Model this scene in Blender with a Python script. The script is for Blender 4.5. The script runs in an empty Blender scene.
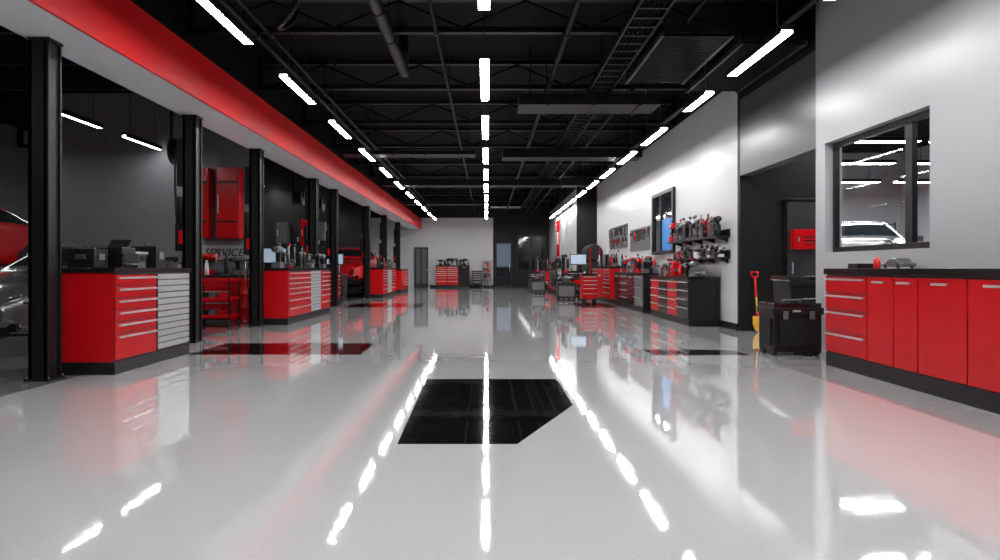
import bpy, math, random
from mathutils import Vector, Matrix
random.seed(7)
sc = bpy.context.scene
sc.view_settings.view_transform = 'Standard'
sc.view_settings.look = 'None'
sc.view_settings.exposure = 0.27

# ---------------------------------------------------------------- materials
def mat(name, col, rough=0.5, metal=0.0, coat=0.0, emis=0.0, var=0.02, scale=6.0, bump=0.0, spec=0.5, cv=0.02):
    m = bpy.data.materials.new(name); m.use_nodes = True
    nt = m.node_tree; p = nt.nodes['Principled BSDF']
    p.inputs['Roughness'].default_value = rough
    p.inputs['Metallic'].default_value = metal
    p.inputs['Specular IOR Level'].default_value = spec
    if coat:
        p.inputs['Coat Weight'].default_value = coat
        p.inputs['Coat Roughness'].default_value = 0.08
    tc = nt.nodes.new('ShaderNodeTexCoord')
    nz = nt.nodes.new('ShaderNodeTexNoise'); nz.inputs['Scale'].default_value = scale
    nz.inputs['Detail'].default_value = 2
    nt.links.new(tc.outputs['Object'], nz.inputs['Vector'])
    mr = nt.nodes.new('ShaderNodeMapRange')
    mr.inputs['To Min'].default_value = max(0.0, rough - var); mr.inputs['To Max'].default_value = min(1, rough + var)
    nt.links.new(nz.outputs['Fac'], mr.inputs['Value'])
    nt.links.new(mr.outputs['Result'], p.inputs['Roughness'])
    mx = nt.nodes.new('ShaderNodeMixRGB')
    mx.inputs['Color1'].default_value = tuple(c*(1-cv) for c in col)+(1,)
    mx.inputs['Color2'].default_value = tuple(min(1, c*(1+cv)) for c in col)+(1,)
    nt.links.new(nz.outputs['Fac'], mx.inputs['Fac'])
    nt.links.new(mx.outputs['Color'], p.inputs['Base Color'])
    if emis:
        p.inputs['Emission Color'].default_value = (*col, 1)
        p.inputs['Emission Strength'].default_value = emis
    return m

RED = mat('red_lacquer', (0.60, 0.005, 0.009), 0.22, spec=.5)
REDB = mat('red_beam_paint', (0.60, 0.005, 0.008), 0.5, spec=.2)
BLK = mat('black_powdercoat', (0.008, 0.008, 0.009), 0.38, spec=.4)
BLKM = mat('black_matte', (0.008, 0.008, 0.009), 0.7, spec=.3)
BLKG = mat('black_gloss', (0.009, 0.009, 0.010), 0.18, coat=0.2)
RUB = mat('rubber', (0.015, 0.015, 0.015), 0.8)
SIL = mat('brushed_aluminium', (0.75, 0.76, 0.78), 0.3, metal=0.9)
SILP = mat('silver_slats', (0.50, 0.51, 0.53), 0.35, metal=0.3)
STEEL = mat('steel', (0.35, 0.36, 0.38), 0.3, metal=0.9)
WHITE = mat('white_plastic', (0.72, 0.72, 0.72), 0.4)
GREY = mat('grey_plastic', (0.12, 0.125, 0.135), 0.45)
YEL = mat('yellow', (0.75, 0.42, 0.03), 0.45)
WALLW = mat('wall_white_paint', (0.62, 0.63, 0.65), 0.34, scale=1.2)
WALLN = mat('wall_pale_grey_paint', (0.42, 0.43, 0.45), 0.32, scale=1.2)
WALLG = mat('wall_grey_paint', (0.22, 0.23, 0.25), 0.45, scale=1.5)
WALLS = mat('wall_showroom_paint', (0.36, 0.37, 0.39), 0.5, scale=1.5)
WALLD = mat('wall_charcoal_paint', (0.035, 0.037, 0.042), 0.4, scale=1.5)
WALLB = mat('wall_black_paint', (0.006, 0.006, 0.007), 0.5, scale=1.5, spec=.3)
HEADM = mat('header_grey', (0.085, 0.09, 0.10), 0.3, scale=1.5)
CEIL = mat('ceiling_black', (0.0025, 0.0025, 0.003), 0.85, spec=.15)
DUCT = mat('duct_black', (0.003, 0.003, 0.0035), 0.5, spec=.25)
PANEL = mat('ceiling_panel_grey', (0.03, 0.031, 0.034), 0.45)
SOFF = mat('soffit_satin', (0.78, 0.79, 0.82), 0.2, scale=1.0)
LAMP = mat('lamp_diffuser', (1.0, 0.985, 0.97), 0.5, emis=56)
LAMPB = mat('bay_lamp_diffuser', (1.0, 0.99, 0.98), 0.5, emis=28)
GLASS = mat('dark_glass', (0.012, 0.016, 0.02), 0.04, coat=0.4)
SCR = mat('monitor_screen', (0.35, 0.45, 0.55), 0.2, emis=.5)
BLUESC = mat('blue_lit_glass', (0.05, 0.2, 0.5), 0.2, emis=0.35)
CARS = mat('car_grey', (0.20, 0.21, 0.23), 0.22, metal=0.6, coat=1)
CARR = mat('car_red', (0.6, 0.008, 0.010), 0.22, coat=1)
HEADL = mat('headlamp_glass', (0.8, 0.82, 0.85), 0.08, metal=0.3)

def clear_glass(name):
    m = bpy.data.materials.new(name); m.use_nodes = True
    nt = m.node_tree; nt.nodes.clear(); L = nt.links.new
    o = nt.nodes.new('ShaderNodeOutputMaterial'); t = nt.nodes.new('ShaderNodeBsdfTransparent')
    g = nt.nodes.new('ShaderNodeBsdfGlossy'); g.inputs['Roughness'].default_value = 0.02
    f = nt.nodes.new('ShaderNodeLayerWeight'); f.inputs['Blend'].default_value = .5
    pw = nt.nodes.new('ShaderNodeMath'); pw.operation = 'POWER'; pw.inputs[1].default_value = 4
    mu = nt.nodes.new('ShaderNodeMath'); mu.operation = 'MULTIPLY_ADD'; mu.inputs[1].default_value = .4; mu.inputs[2].default_value = .03
    mx = nt.nodes.new('ShaderNodeMixShader'); t.inputs['Color'].default_value = (.95, .97, .98, 1)
    L(f.outputs['Facing'], pw.inputs[0]); L(pw.outputs[0], mu.inputs[0]); L(mu.outputs[0], mx.inputs[0])
    L(t.outputs[0], mx.inputs[1]); L(g.outputs[0], mx.inputs[2]); L(mx.outputs[0], o.inputs['Surface'])
    return m
CLG = clear_glass('clear_glass')

def floor_mat(name, col, sp=0.055, rough=0.04):
    m = bpy.data.materials.new(name); m.use_nodes = True
    nt = m.node_tree; p = nt.nodes['Principled BSDF']; L = nt.links.new
    tc = nt.nodes.new('ShaderNodeTexCoord')
    n1 = nt.nodes.new('ShaderNodeTexNoise'); n1.inputs['Scale'].default_value = 150; n1.inputs['Detail'].default_value = 3
    L(tc.outputs['Object'], n1.inputs['Vector'])
    cr = nt.nodes.new('ShaderNodeValToRGB')
    cr.color_ramp.elements[0].position = 0.30; cr.color_ramp.elements[0].color = tuple(c*(1-sp*5) for c in col) + (1,)
    cr.color_ramp.elements[1].position = 0.42; cr.color_ramp.elements[1].color = tuple(col) + (1,)
    e = cr.color_ramp.elements.new(0.68); e.color = tuple(min(1, c*(1+sp)) for c in col) + (1,)
    L(n1.outputs['Fac'], cr.inputs['Fac']); L(cr.outputs['Color'], p.inputs['Base Color'])
    n2 = nt.nodes.new('ShaderNodeTexNoise'); n2.inputs['Scale'].default_value = 0.9; n2.inputs['Detail'].default_value = 3
    L(tc.outputs['Object'], n2.inputs['Vector'])
    mr = nt.nodes.new('ShaderNodeMapRange'); mr.inputs['To Min'].default_value = rough*.7; mr.inputs['To Max'].default_value = rough*1.5
    L(n2.outputs['Fac'], mr.inputs['Value']); L(mr.outputs['Result'], p.inputs['Roughness'])
    n3 = nt.nodes.new('ShaderNodeTexNoise'); n3.inputs['Scale'].default_value = 6.0; n3.inputs['Detail'].default_value = 2
    L(tc.outputs['Object'], n3.inputs['Vector'])
    bp = nt.nodes.new('ShaderNodeBump'); bp.inputs['Strength'].default_value = 0.03; bp.inputs['Distance'].default_value = 0.02
    L(n3.outputs['Fac'], bp.inputs['Height']); L(bp.outputs['Normal'], p.inputs['Normal'])
    p.inputs['Specular IOR Level'].default_value = 0.75
    p.inputs['Coat Weight'].default_value = 0.75; p.inputs['Coat Roughness'].default_value = 0.025
    p.inputs['Coat IOR'].default_value = 1.55
    L(bp.outputs['Normal'], p.inputs['Coat Normal'])
    return m
FLOOR = floor_mat('epoxy_floor_grey', (0.63, 0.635, 0.655))
FLB = floor_mat('epoxy_floor_black', (0.005, 0.005, 0.006), 0.1)
FLR = floor_mat('epoxy_red_and_reflection', (0.11, 0.006, 0.008), 0.1)  # red inlays, and a red reflection painted beside the left black inlay
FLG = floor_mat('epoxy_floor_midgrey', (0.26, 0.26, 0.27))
FLG2 = floor_mat('epoxy_floor_border', (0.46, 0.46, 0.475))

# ---------------------------------------------------------------- mesh builder
class B:
    def __init__(s, name, bevel=0.0):
        s.name = name; s.bev = bevel; s.v = []; s.f = []; s.mi = []; s.sm = []; s.mats = []
    def m(s, mt):
        if mt not in s.mats: s.mats.append(mt)
        return s.mats.index(mt)
    def face(s, idx, mt, smooth=False):
        s.f.append(idx); s.mi.append(s.m(mt)); s.sm.append(smooth)
    def box(s, x0, x1, y0, y1, z0, z1, mt):
        x0, x1 = min(x0, x1), max(x0, x1); y0, y1 = min(y0, y1), max(y0, y1); z0, z1 = min(z0, z1), max(z0, z1)
        n = len(s.v)
        s.v += [(x0,y0,z0),(x1,y0,z0),(x1,y1,z0),(x0,y1,z0),(x0,y0,z1),(x1,y0,z1),(x1,y1,z1),(x0,y1,z1)]
        for q in [(0,3,2,1),(4,5,6,7),(0,1,5,4),(1,2,6,5),(2,3,7,6),(3,0,4,7)]:
            s.face([n+i for i in q], mt)
        return s
    def prism(s, pts, axis, a0, a1, mt):
        n = len(s.v); k = len(pts)
        for a in (a0, a1):
            for (p, q) in pts:
                s.v.append({'x': (a,p,q), 'y': (p,a,q), 'z': (p,q,a)}[axis])
        s.face([n+i for i in range(k)][::-1], mt); s.face([n+k+i for i in range(k)], mt)
        for i in range(k):
            j = (i+1) % k
            s.face([n+i, n+j, n+k+j, n+k+i], mt)
        return s
    def cyl(s, p0, p1, r, mt, n=16, r2=None):
        if r2 is None: r2 = r
        p0 = Vector(p0); p1 = Vector(p1); d = (p1-p0).normalized()
        u = d.orthogonal().normalized(); w = d.cross(u)
        b = len(s.v)
        for (p, rr) in ((p0, r), (p1, r2)):
            for i in range(n):
                a = 2*math.pi*i/n
                s.v.append(tuple(p + u*math.cos(a)*rr + w*math.sin(a)*rr))
        for i in range(n):
            j = (i+1) % n
            s.face([b+i, b+j, b+n+j, b+n+i], mt, True)
        s.face([b+i for i in range(n)][::-1], mt); s.face([b+n+i for i in range(n)], mt)
        return s
    def tube(s, pts, r, mt, n=8):
        for a, c in zip(pts[:-1], pts[1:]): s.cyl(a, c, r, mt, n)
        for a in pts[1:-1]: s.ball(a, r, mt, 8, 5)
        return s
    def ball(s, c, r, mt, n=12, k=8, sc_=(1,1,1)):
        b = len(s.v)
        s.v.append((c[0], c[1], c[2]-r*sc_[2]))
        for j in range(1, k):
            t = -math.pi/2 + math.pi*j/k
            for i in range(n):
                a = 2*math.pi*i/n
                s.v.append((c[0]+r*sc_[0]*math.cos(t)*math.cos(a), c[1]+r*sc_[1]*math.cos(t)*math.sin(a), c[2]+r*sc_[2]*math.sin(t)))
        s.v.append((c[0], c[1], c[2]+r*sc_[2])); e = len(s.v)-1
        for i in range(n):
            j = (i+1) % n
            s.face([b, b+1+j, b+1+i], mt, True)
            s.face([e, b+1+(k-2)*n+i, b+1+(k-2)*n+j], mt, True)
            for q in range(k-2):
                s.face([b+1+q*n+i, b+1+q*n+j, b+1+(q+1)*n+j, b+1+(q+1)*n+i], mt, True)
        return s
    def lathe(s, c, axis, prof, mt, n=20):
        b = len(s.v); k = len(prof)
        for (r, h) in prof:
            for i in range(n):
                a = 2*math.pi*i/n; p, q = r*math.cos(a), r*math.sin(a)
                o = {'x': (h,p,q), 'y': (q,h,p), 'z': (p,q,h)}[axis]
                s.v.append((c[0]+o[0], c[1]+o[1], c[2]+o[2]))
        for t in range(k-1):
            for i in range(n):
                j = (i+1) % n
                s.face([b+t*n+i, b+t*n+j, b+(t+1)*n+j, b+(t+1)*n+i], mt, True)
        s.face([b+i for i in range(n)][::-1], mt); s.face([b+(k-1)*n+i for i in range(n)], mt)
        return s
    def done(s, origin=None, parent=None):
        xs = [a[0] for a in s.v]; ys = [a[1] for a in s.v]; zs = [a[2] for a in s.v]
        if origin is None:
            origin = ((min(xs)+max(xs))/2, (min(ys)+max(ys))/2, min(zs))
        me = bpy.data.meshes.new(s.name)
        me.from_pydata([(a[0]-origin[0], a[1]-origin[1], a[2]-origin[2]) for a in s.v], [], s.f)
        for mt in s.mats: me.materials.append(mt)
        for p, i, sm in zip(me.polygons, s.mi, s.sm):
            p.material_index = i; p.use_smooth = sm
        me.update()
        ob = bpy.data.objects.new(s.name, me); ob.location = origin
        sc.collection.objects.link(ob)
        if s.bev:
            md = ob.modifiers.new('bevel', 'BEVEL'); md.width = s.bev; md.segments = 2
            md.limit_method = 'ANGLE'; md.angle_limit = math.radians(50)
        if parent: ob.parent = parent
        return ob

# ---------------------------------------------------------------- ROOM SHELL
YB, YF = -5.0, 37.6
H = 5.0
B('floor').box(-13, 14, YB, YF, -0.1, 0, FLOOR).done()
B('ceiling').box(-13, 14, YB, YF, H, H+.1, CEIL).done()
B('wall_left').box(-13.2, -13, YB, YF, 0, H, WALLG).done()
B('wall_back').box(-13, 14, YB-.2, YB, 0, H, WALLG).done()
B('wall_showroom_side').box(14, 14.2, YB, YF, 0, H, WALLS).done()
w = B('wall_far')
w.box(-13, 0.35, YF, YF+.2, 0, 4.0, WALLW)
w.box(0.35, 14, YF, YF+.2, 0, 4.0, WALLB)
w.box(-13, 14, YF, YF+.2, 4.0, H, WALLB)
w.done()
B('wall_right_far').box(3.6, 3.75, 26.15, YF, 0, 4.3, WALLW).box(3.6, 3.75, 26.15, YF, 4.3, H, WALLB).done()
B('wall_return').box(3.6, 4.6, 26.0, 26.15, 0, H, WALLB).done()
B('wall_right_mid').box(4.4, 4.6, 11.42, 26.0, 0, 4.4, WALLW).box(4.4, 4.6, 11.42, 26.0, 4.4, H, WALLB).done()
B('wall_recess').box(4.4, 5.95, 11.3, 11.42, 0, H, WALLB).done()
B('wall_header').box(4.4, 4.6, 8.7, 11.3, 2.7, 4.02, HEADM).box(4.4, 4.6, 8.7, 11.3, 4.02, H, WALLB).done()
w = B('wall_right_near')
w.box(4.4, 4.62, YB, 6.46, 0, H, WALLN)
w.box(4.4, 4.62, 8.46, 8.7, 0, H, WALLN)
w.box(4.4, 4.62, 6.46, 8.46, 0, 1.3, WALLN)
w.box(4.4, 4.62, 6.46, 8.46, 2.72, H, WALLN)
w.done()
B('wall_showroom_far').box(4.6, 14, 22, 22.2, 0, H, WALLS).done()
for y, x0, m_ in ((14.5, -9.6, WALLG), (21.5, -9.6, WALLD), (29.0, -9.6, WALLD)):
    B('wall_bay_partition').box(x0, -5.2, y, y+.15, 0, H, m_).done()
B('wall_bay_rear').box(-13, -9.6, 20.5, 20.65, 0, H, WALLD).done()
B('baseboard_right').box(4.375, 4.4, 11.42, 26.0, 0, .12, BLK).done()
B('baseboard_right_far').box(3.575, 3.6, 26.2, YF, 0, .12, BLK).done()
B('baseboard_far').box(-3.3, .35, YF-.025, YF, 0, .12, BLK).done()

f = B('floor_inlay_black')
f.prism([(-.60, 6.44), (-.56, 4.06), (.19, 4.06), (.69, 5.22), (.69, 6.44)], 'z', 0, .0006, FLB)
f.done()
B('floor_inlay_black').box(-3.8, -2.3, 8.25, 9.5, 0, .0006, FLB).box(-2.3, -1.62, 8.25, 9.5, 0, .0006, FLR).done()  # red part is no inlay: a floor reflection painted in as colour
B('floor_inlay_black').box(2.1, 3.3, 8.2, 8.75, 0, .0006, FLB).done()
B('floor_inlay_red').box(-4.0, -1.9, 18.2, 20.2, 0, .0006, FLR).done()
B('floor_inlay_red').box(2.6, 3.7, 18.0, 20.5, 0, .0006, FLR).done()
B('floor_inlay_grey').box(3.3, 4.4, 1.0, 11.4, 0, .0005, FLG2).done()
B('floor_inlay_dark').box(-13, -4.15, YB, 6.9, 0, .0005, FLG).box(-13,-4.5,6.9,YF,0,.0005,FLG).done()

# ---------------------------------------------------------------- red bulkhead beam
b = B('bulkhead_beam')
b.box(-4.49, -3.83, YB, YF, 3.34, 3.36, SOFF)
b.box(-4.49, -3.83, YB, YF, 3.36, 3.93, BLK)
b.box(-3.83, -3.80, YB, YF, 3.33, 3.95, REDB)
b.box(-4.45, -4.30, YB, YF, 3.93, H, WALLB)
b.done()

# ---------------------------------------------------------------- lights
def lamp_mesh(name, L, z=3.7, wd=.12, lm_=LAMP):
    q = B(name)
    h = L/2
    q.box(-wd/2, wd/2, -h, h, 0, .03, lm_)
    q.prism([(-wd/2-.012, 0), (-wd/2-.004, 0), (-wd/2-.004, .035), (wd/2+.004, .035), (wd/2+.004, 0), (wd/2+.012, 0), (wd/2+.012, .075), (.03, .1), (-.03, .1), (-wd/2-.012, .075)], 'y', -h-.015, h+.015, BLK)
    for yy in (-h*.7, h*.7):
        q.cyl((0, yy, .09), (0, yy, H-z), .006, BLK, 6)
    return q
lm = {}
def light(x, y0, L, z=3.7, rot=0, wd=.12, m_=LAMP):
    key = (round(L, 2), z, wd, m_.name)
    if key not in lm:
        ob = lamp_mesh('linear_ceiling_light', L, z=z, wd=wd, lm_=m_).done(origin=(0, 0, 0)); lm[key] = ob.data
    else:
        ob = bpy.data.objects.new('linear_ceiling_light', lm[key]); sc.collection.objects.link(ob)
    if rot:
        ob.rotation_euler = (0, 0, math.pi/2); ob.location = (x, y0, z)
    else:
        ob.location = (x, y0+L/2, z)
for k in range(-2, 11): light(-2.77, 6.1+2.75*k, 1.45, wd=.10)
for k in range(-3, 11): light(3.32, 7.2+2.5*k, 1.6 if k != 1 else 1.1, wd=.12)
for y in [-1.5, 1.6, 4.65] + [8.2+3.05*k for k in range(0, 9)]: light(-.03, y, 1.9, wd=.11)
for y in (2, 5, 8.0, 10.7, 12.9, 17, 19.5, 24, 26.5, 32): light(-7.2, y, 1.4, wd=.07, m_=LAMPB)
for y in (5, 9, 12.2, 16, 25): light(-10.6, y, 1.4, wd=.07, m_=LAMPB)
for x, y in ((6.9, 10.4), (7.7, 12.9), (9.7, 12.9), (8.9, 15.6), (11.0, 15.6), (10.6, 19), (12.8, 19), (8.3, 19), (6, 17), (6, 6)): light(x, y, 1.7, z=3.6, rot=1, wd=.2)  # showroom lamp rows, with extra lamps added to brighten the view through window_1

# ---------------------------------------------------------------- ceiling services
for y in [0.5+2.9*k for k in range(0, 13)]:
    q = B('ceiling_truss')
    for x0, x1 in ((-12.9, -4.5), (-4.25, 3.55 if y > 26 else 4.35)):
        q.box(x0, x1, y-.05, y+.05, 4.88, 4.96, DUCT); q.box(x0, x1, y-.05, y+.05, 4.42, 4.50, DUCT)
        x = x0+.3; up = True
        while x+.9 < x1:
            a, c = ((x, y, 4.50), (x+.9, y, 4.88)) if up else ((x, y, 4.88), (x+.9, y, 4.50))
            q.cyl(a, c, .016, CEIL, 6); x += .9; up = not up
        q.box(x0, x0+.1, y-.05, y+.05, 4.42, 5.0, DUCT); q.box(x1-.1, x1, y-.05, y+.05, 4.42, 5.0, DUCT)
    q.done()
def hangers(q, x, ys, z):
    for y in ys: q.cyl((x, y, z), (x, y, H), .01, DUCT, 6)
q = B('spiral_duct')
q.cyl((-1.35, 2, 4.28), (-1.35, 10.6, 4.28), .08, DUCT, 24); q.cyl((-1.35, 10.52, 4.28), (-1.35, 10.52, H), .08, DUCT, 24)
for y in range(3, 10): q.cyl((-1.35, y-.02, 4.28), (-1.35, y+.02, 4.28), .088, DUCT, 24)
hangers(q, -1.35, range(3, 10, 3), 4.3); q.done()
for x, z, r in ((-3.2, 4.33, .045), (-3.0, 4.33, .03), (1.1, 4.34, .04), (2.6, 4.3, .03), (-.7, 4.35, .025), (3.9, 4.3, .05)):
    q = B('ceiling_pipe'); q.cyl((x, -3, z), (x, 25.8 if x > 3.5 else 37.4, z), r, DUCT, 12)
    for y in range(0, 25 if x > 3.5 else 37, 3): q.cyl((x, y-.03, z), (x, y+.03, z), r*1.3, DUCT, 12)
    hangers(q, x, range(0, 25 if x > 3.5 else 37, 6), z); q.done()
q = B('cable_tray')
q.box(1.75, 1.78, 0, 36, 4.14, 4.24, DUCT); q.box(2.12, 2.15, 0, 36, 4.14, 4.24, DUCT)
for k in range(0, 120): q.box(1.78, 2.12, .1+k*.3, .14+k*.3, 4.14, 4.16, DUCT)
for k in range(5): q.cyl((1.83+k*.06, 0, 4.18), (1.83+k*.06, 36, 4.18), .018, CEIL, 6)
hangers(q, 1.765, range(1, 36, 3), 4.2); hangers(q, 2.135, range(1, 36, 3), 4.2); q.done()
for (x0, x1, y0, y1, z0, z1) in ((.55, 3.0, 11.2, 11.9, 3.92, 4.1), (-3.6, -.3, 16.0, 16.5, 3.9, 4.0), (.4, 3.9, 16.3, 16.9, 3.88, 4.1), (-3.6, 3.5, 22, 22.6, 3.9, 4.1), (-3.6, -.2, 28, 28.6, 3.85, 4.0)):
    q = B('rectangular_duct', .01); q.box(x0, x1, y0, y1, z0, z1, DUCT)
    k = x0+.5
    while k < x1: q.box(k-.02, k+.02, y0-.02, y1+.02, z0-.02, z1+.02, DUCT); k += .8
    for xx in (x0+.2, x1-.2):
        q.cyl((xx, y0+.1, z1), (xx, y0+.1, H), .012, DUCT, 6)
    q.done()
for (x0, x1, y0, y1, z) in ((2.35, 3.2, 5.2, 7.2, 4.1), (3.42, 4.32, 8.75, 11.2, 4.12), (2.25, 3.2, 8.4, 10.6, 4.1)):
    q = B('louvred_ceiling_panel', .004)
    q.box(x0, x1, y0, y1, z+.05, z+.16, DUCT)
    k = y0+.05
    while k < y1-.04:
        q.prism([(k, z), (k+.015, z), (k+.06, z+.05), (k+.045, z+.05)], 'x', x0+.04, x1-.04, PANEL); k += .085
    q.box(x0, x0+.04, y0, y1, z-.01, z+.05, PANEL); q.box(x1-.04, x1, y0, y1, z-.01, z+.05, PANEL)
    for xx in (x0+.08, x1-.08):
        for yy in (y0+.1, y1-.1): q.cyl((xx, yy, z+.15), (xx, yy, H), .012, DUCT, 6)
    q.done()
q = B('exhaust_hose')
pts = []
for i in range(30):
    t = i/29
    pts.append((-2.1-.55*t+.12*math.sin(t*9), 7.0+1.6*t, 4.75-1.0*math.sin(math.pi*min(1, t*1.02))**.8*(.75)))
q.tube(pts, .03, DUCT, 10); q.cyl(pts[0], (pts[0][0], pts[0][1], H), .05, DUCT); q.cyl(pts[-1], (pts[-1][0], pts[-1][1], H), .05, DUCT); q.done()
q = B('ceiling_vent'); q.box(.2, 2.2, 35.0, 35.6, 4.35, 4.42, WHITE)
for k in range(8): q.box(.25, 2.15, 35.03+k*.07, 35.06+k*.07, 4.33, 4.36, GREY)
for xx in (.4, 2.0): q.cyl((xx, 35.3, 4.4), (xx, 35.3, H), .015, DUCT, 6)
q.done()

# ---------------------------------------------------------------- cabinets
def mapper(face, pos):
    if face == '+X': return lambda u, w: (pos+w, u)
    if face == '-X': return lambda u, w: (pos-w, u)
    if face == '-Y': return lambda u, w: (u, pos-w)
    if face == '+Y': return lambda u, w: (u, pos+w)
def fbox(b, mp, u0, u1, w0, w1, z0, z1, mt):
    a = mp(u0, w0); c = mp(u1, w1); b.box(a[0], c[0], a[1], c[1], z0, z1, mt)
def handle(b, mp, u0, u1, z, w=.02):
    fbox(b, mp, u0, u1, w+.018, w+.03, z-.010, z+.010, SIL)
    for u in (u0+.02, u1-.02): fbox(b, mp, u-.006, u+.006, w-.002, w+.02, z-.006, z+.006, SIL)
def cab(b, face, pos, a0, a1, depth, Ht, sections, body=RED, topm=BLKG, kick=.13, tt=.05, wheels=False, over=.02):
    mp = mapper(face, pos)
    fbox(b, mp, a0, a1, -depth, 0, kick, Ht-tt, body)
    fbox(b, mp, a0+.004, a1-.004, 0, .004, kick+.004, Ht-tt, BLK)
    if wheels:
        for u in (a0+.08, a1-.08):
            for w_ in (-.08, -depth+.08):
                c = mp(u, w_)
                b.lathe((c[0], c[1], .06), 'x', [(.02, -.02), (.06, -.018), (.06, .018), (.02, .02)], RUB, 14)
                b.box(c[0]-.03, c[0]+.03, c[1]-.03, c[1]+.03, .1, kick+.002, STEEL)
    else:
        fbox(b, mp, a0, a1, -depth+.01, .012, 0, kick, BLK)
    fbox(b, mp, a0-over, a1+over, -depth, .03, Ht-tt, Ht, topm)
    tot = sum(s_[0] for s_ in sections); u = a0
    z0 = kick+.015; z1 = Ht-tt-.02
    for s_ in sections:
        wd = (a1-a0)*s_[0]/tot; u0 = u+.008; u1 = u+wd-.008; u += wd
        mt = s_[3] if len(s_) > 3 else body
        if s_[1] == 'drawers':
            hs = s_[2]; T = sum(hs); z = z1
            for h in hs:
                hh = (z1-z0)*h/T
                fbox(b, mp, u0, u1, 0, .02, z-hh+.005, z-.005, mt)
                handle(b, mp, u0+.03, u1-.03, z-.035 if hh > .07 else z-.025)
                z -= hh
        elif s_[1] == 'door':
            fbox(b, mp, u0, u1, 0, .02, z0, z1, mt)
            um = (u0+u1)/2; hl = min(.09, (u1-u0)*.3)
            handle(b, mp, um-hl, um+hl, z1-.05)
        elif s_[1] == 'shutter':
            fbox(b, mp, u0, u0+.02, 0, .02, z0, z1, BLK); fbox(b, mp, u1-.02, u1, 0, .02, z0, z1, BLK)
            n = s_[2]; hh = (z1-z0)/n
            for i in range(n):
                z = z0+i*hh
                fbox(b, mp, u0+.02, u1-.02, 0, .022, z+hh*.2, z+hh, SILP)
                fbox(b, mp, u0+.02, u1-.02, 0, .010, z, z+hh*.2, GREY)
    return b
DR7 = [1, 1, 1, 1, 1.3, 1.6, 2]
cab(B('tool_cabinet', .004), '+X', -3.84, 6.68, 8.36, .55, 1.1, [(1, 'drawers', [1, 1, 1, 1, 1, 2.2]), (1, 'shutter', 12)]).done()
cab(B('tool_cabinet', .004), '+X', -3.84, 12.5, 15.85, .50, 1.1, [(1, 'drawers', DR7), (.8, 'drawers', DR7), (1, 'shutter', 12), (1, 'drawers', DR7)]).done()
cab(B('tool_cabinet', .004), '+X', -3.84, 23.9, 27.2, .50, 1.1, [(1, 'drawers', DR7), (1, 'shutter', 11), (1, 'drawers', DR7)]).done()
cab(B('tool_cabinet', .004), '+X', -3.84, 29.0, 31.5, .50, 1.05, [(1, 'door', 0), (1, 'drawers', DR7)]).done()
cab(B('base_cabinet_counter', .004), '-X', 3.86, 2.3, 7.38, .53, 1.095,
    [(.6, 'door', 0), (.6, 'door', 0), (.6, 'door', 0), (.6, 'door', 0), (.6, 'door', 0), (.62, 'door', 0), (.36, 'door', 0), (.44, 'door', 0), (.84, 'drawers', [1, 1, 1.3, 1.3])],
    kick=.15, tt=.065).done()
cab(B('workbench', .004), '-X', 3.8, 12.2, 15.0, .57, .93,
    [(1, 'drawers', [1, 1, 1, 1.4], BLKG), (.9, 'drawers', [1, 1, 1, 1], RED), (.9, 'drawers', [1, 1, 1, 1], BLKG), (.9, 'drawers', [1, 1, 1, 1.2], RED)], body=BLK).done()
cab(B('workbench', .004), '-X', 3.8, 15.8, 19.3, .57, .98,
    [(1, 'drawers', [1, 1, 1], GREY), (1, 'door', 0, BLKG), (1, 'drawers', [1, 1, 1, 1], BLKG), (1, 'door', 0, BLKG)], body=BLK).done()
cab(B('tool_cabinet', .004), '-X', 3.8, 20.0, 23.2, .57, 1.15, [(1, 'drawers', DR7), (1, 'door', 0), (1, 'drawers', DR7)]).done()
cab(B('tool_cabinet', .004), '-X', 2.95, 27.0, 31.0, .60, 1.05, [(1, 'drawers', DR7), (1, 'door', 0), (1, 'drawers', DR7)]).done()
cab(B('tool_cabinet', .004), '-X', 2.95, 32.0, 35.5, .60, 1.0, [(1, 'drawers', DR7), (1, 'door', 0, BLKG), (1, 'drawers', DR7)]).done()
cab(B('tool_cabinet', .004), '-Y', 36.9, -2.9, -1.0, .6, 1.25, [(1, 'drawers', DR7, RED), (1, 'drawers', DR7), (1, 'door', 0, BLKG)]).done()

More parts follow.
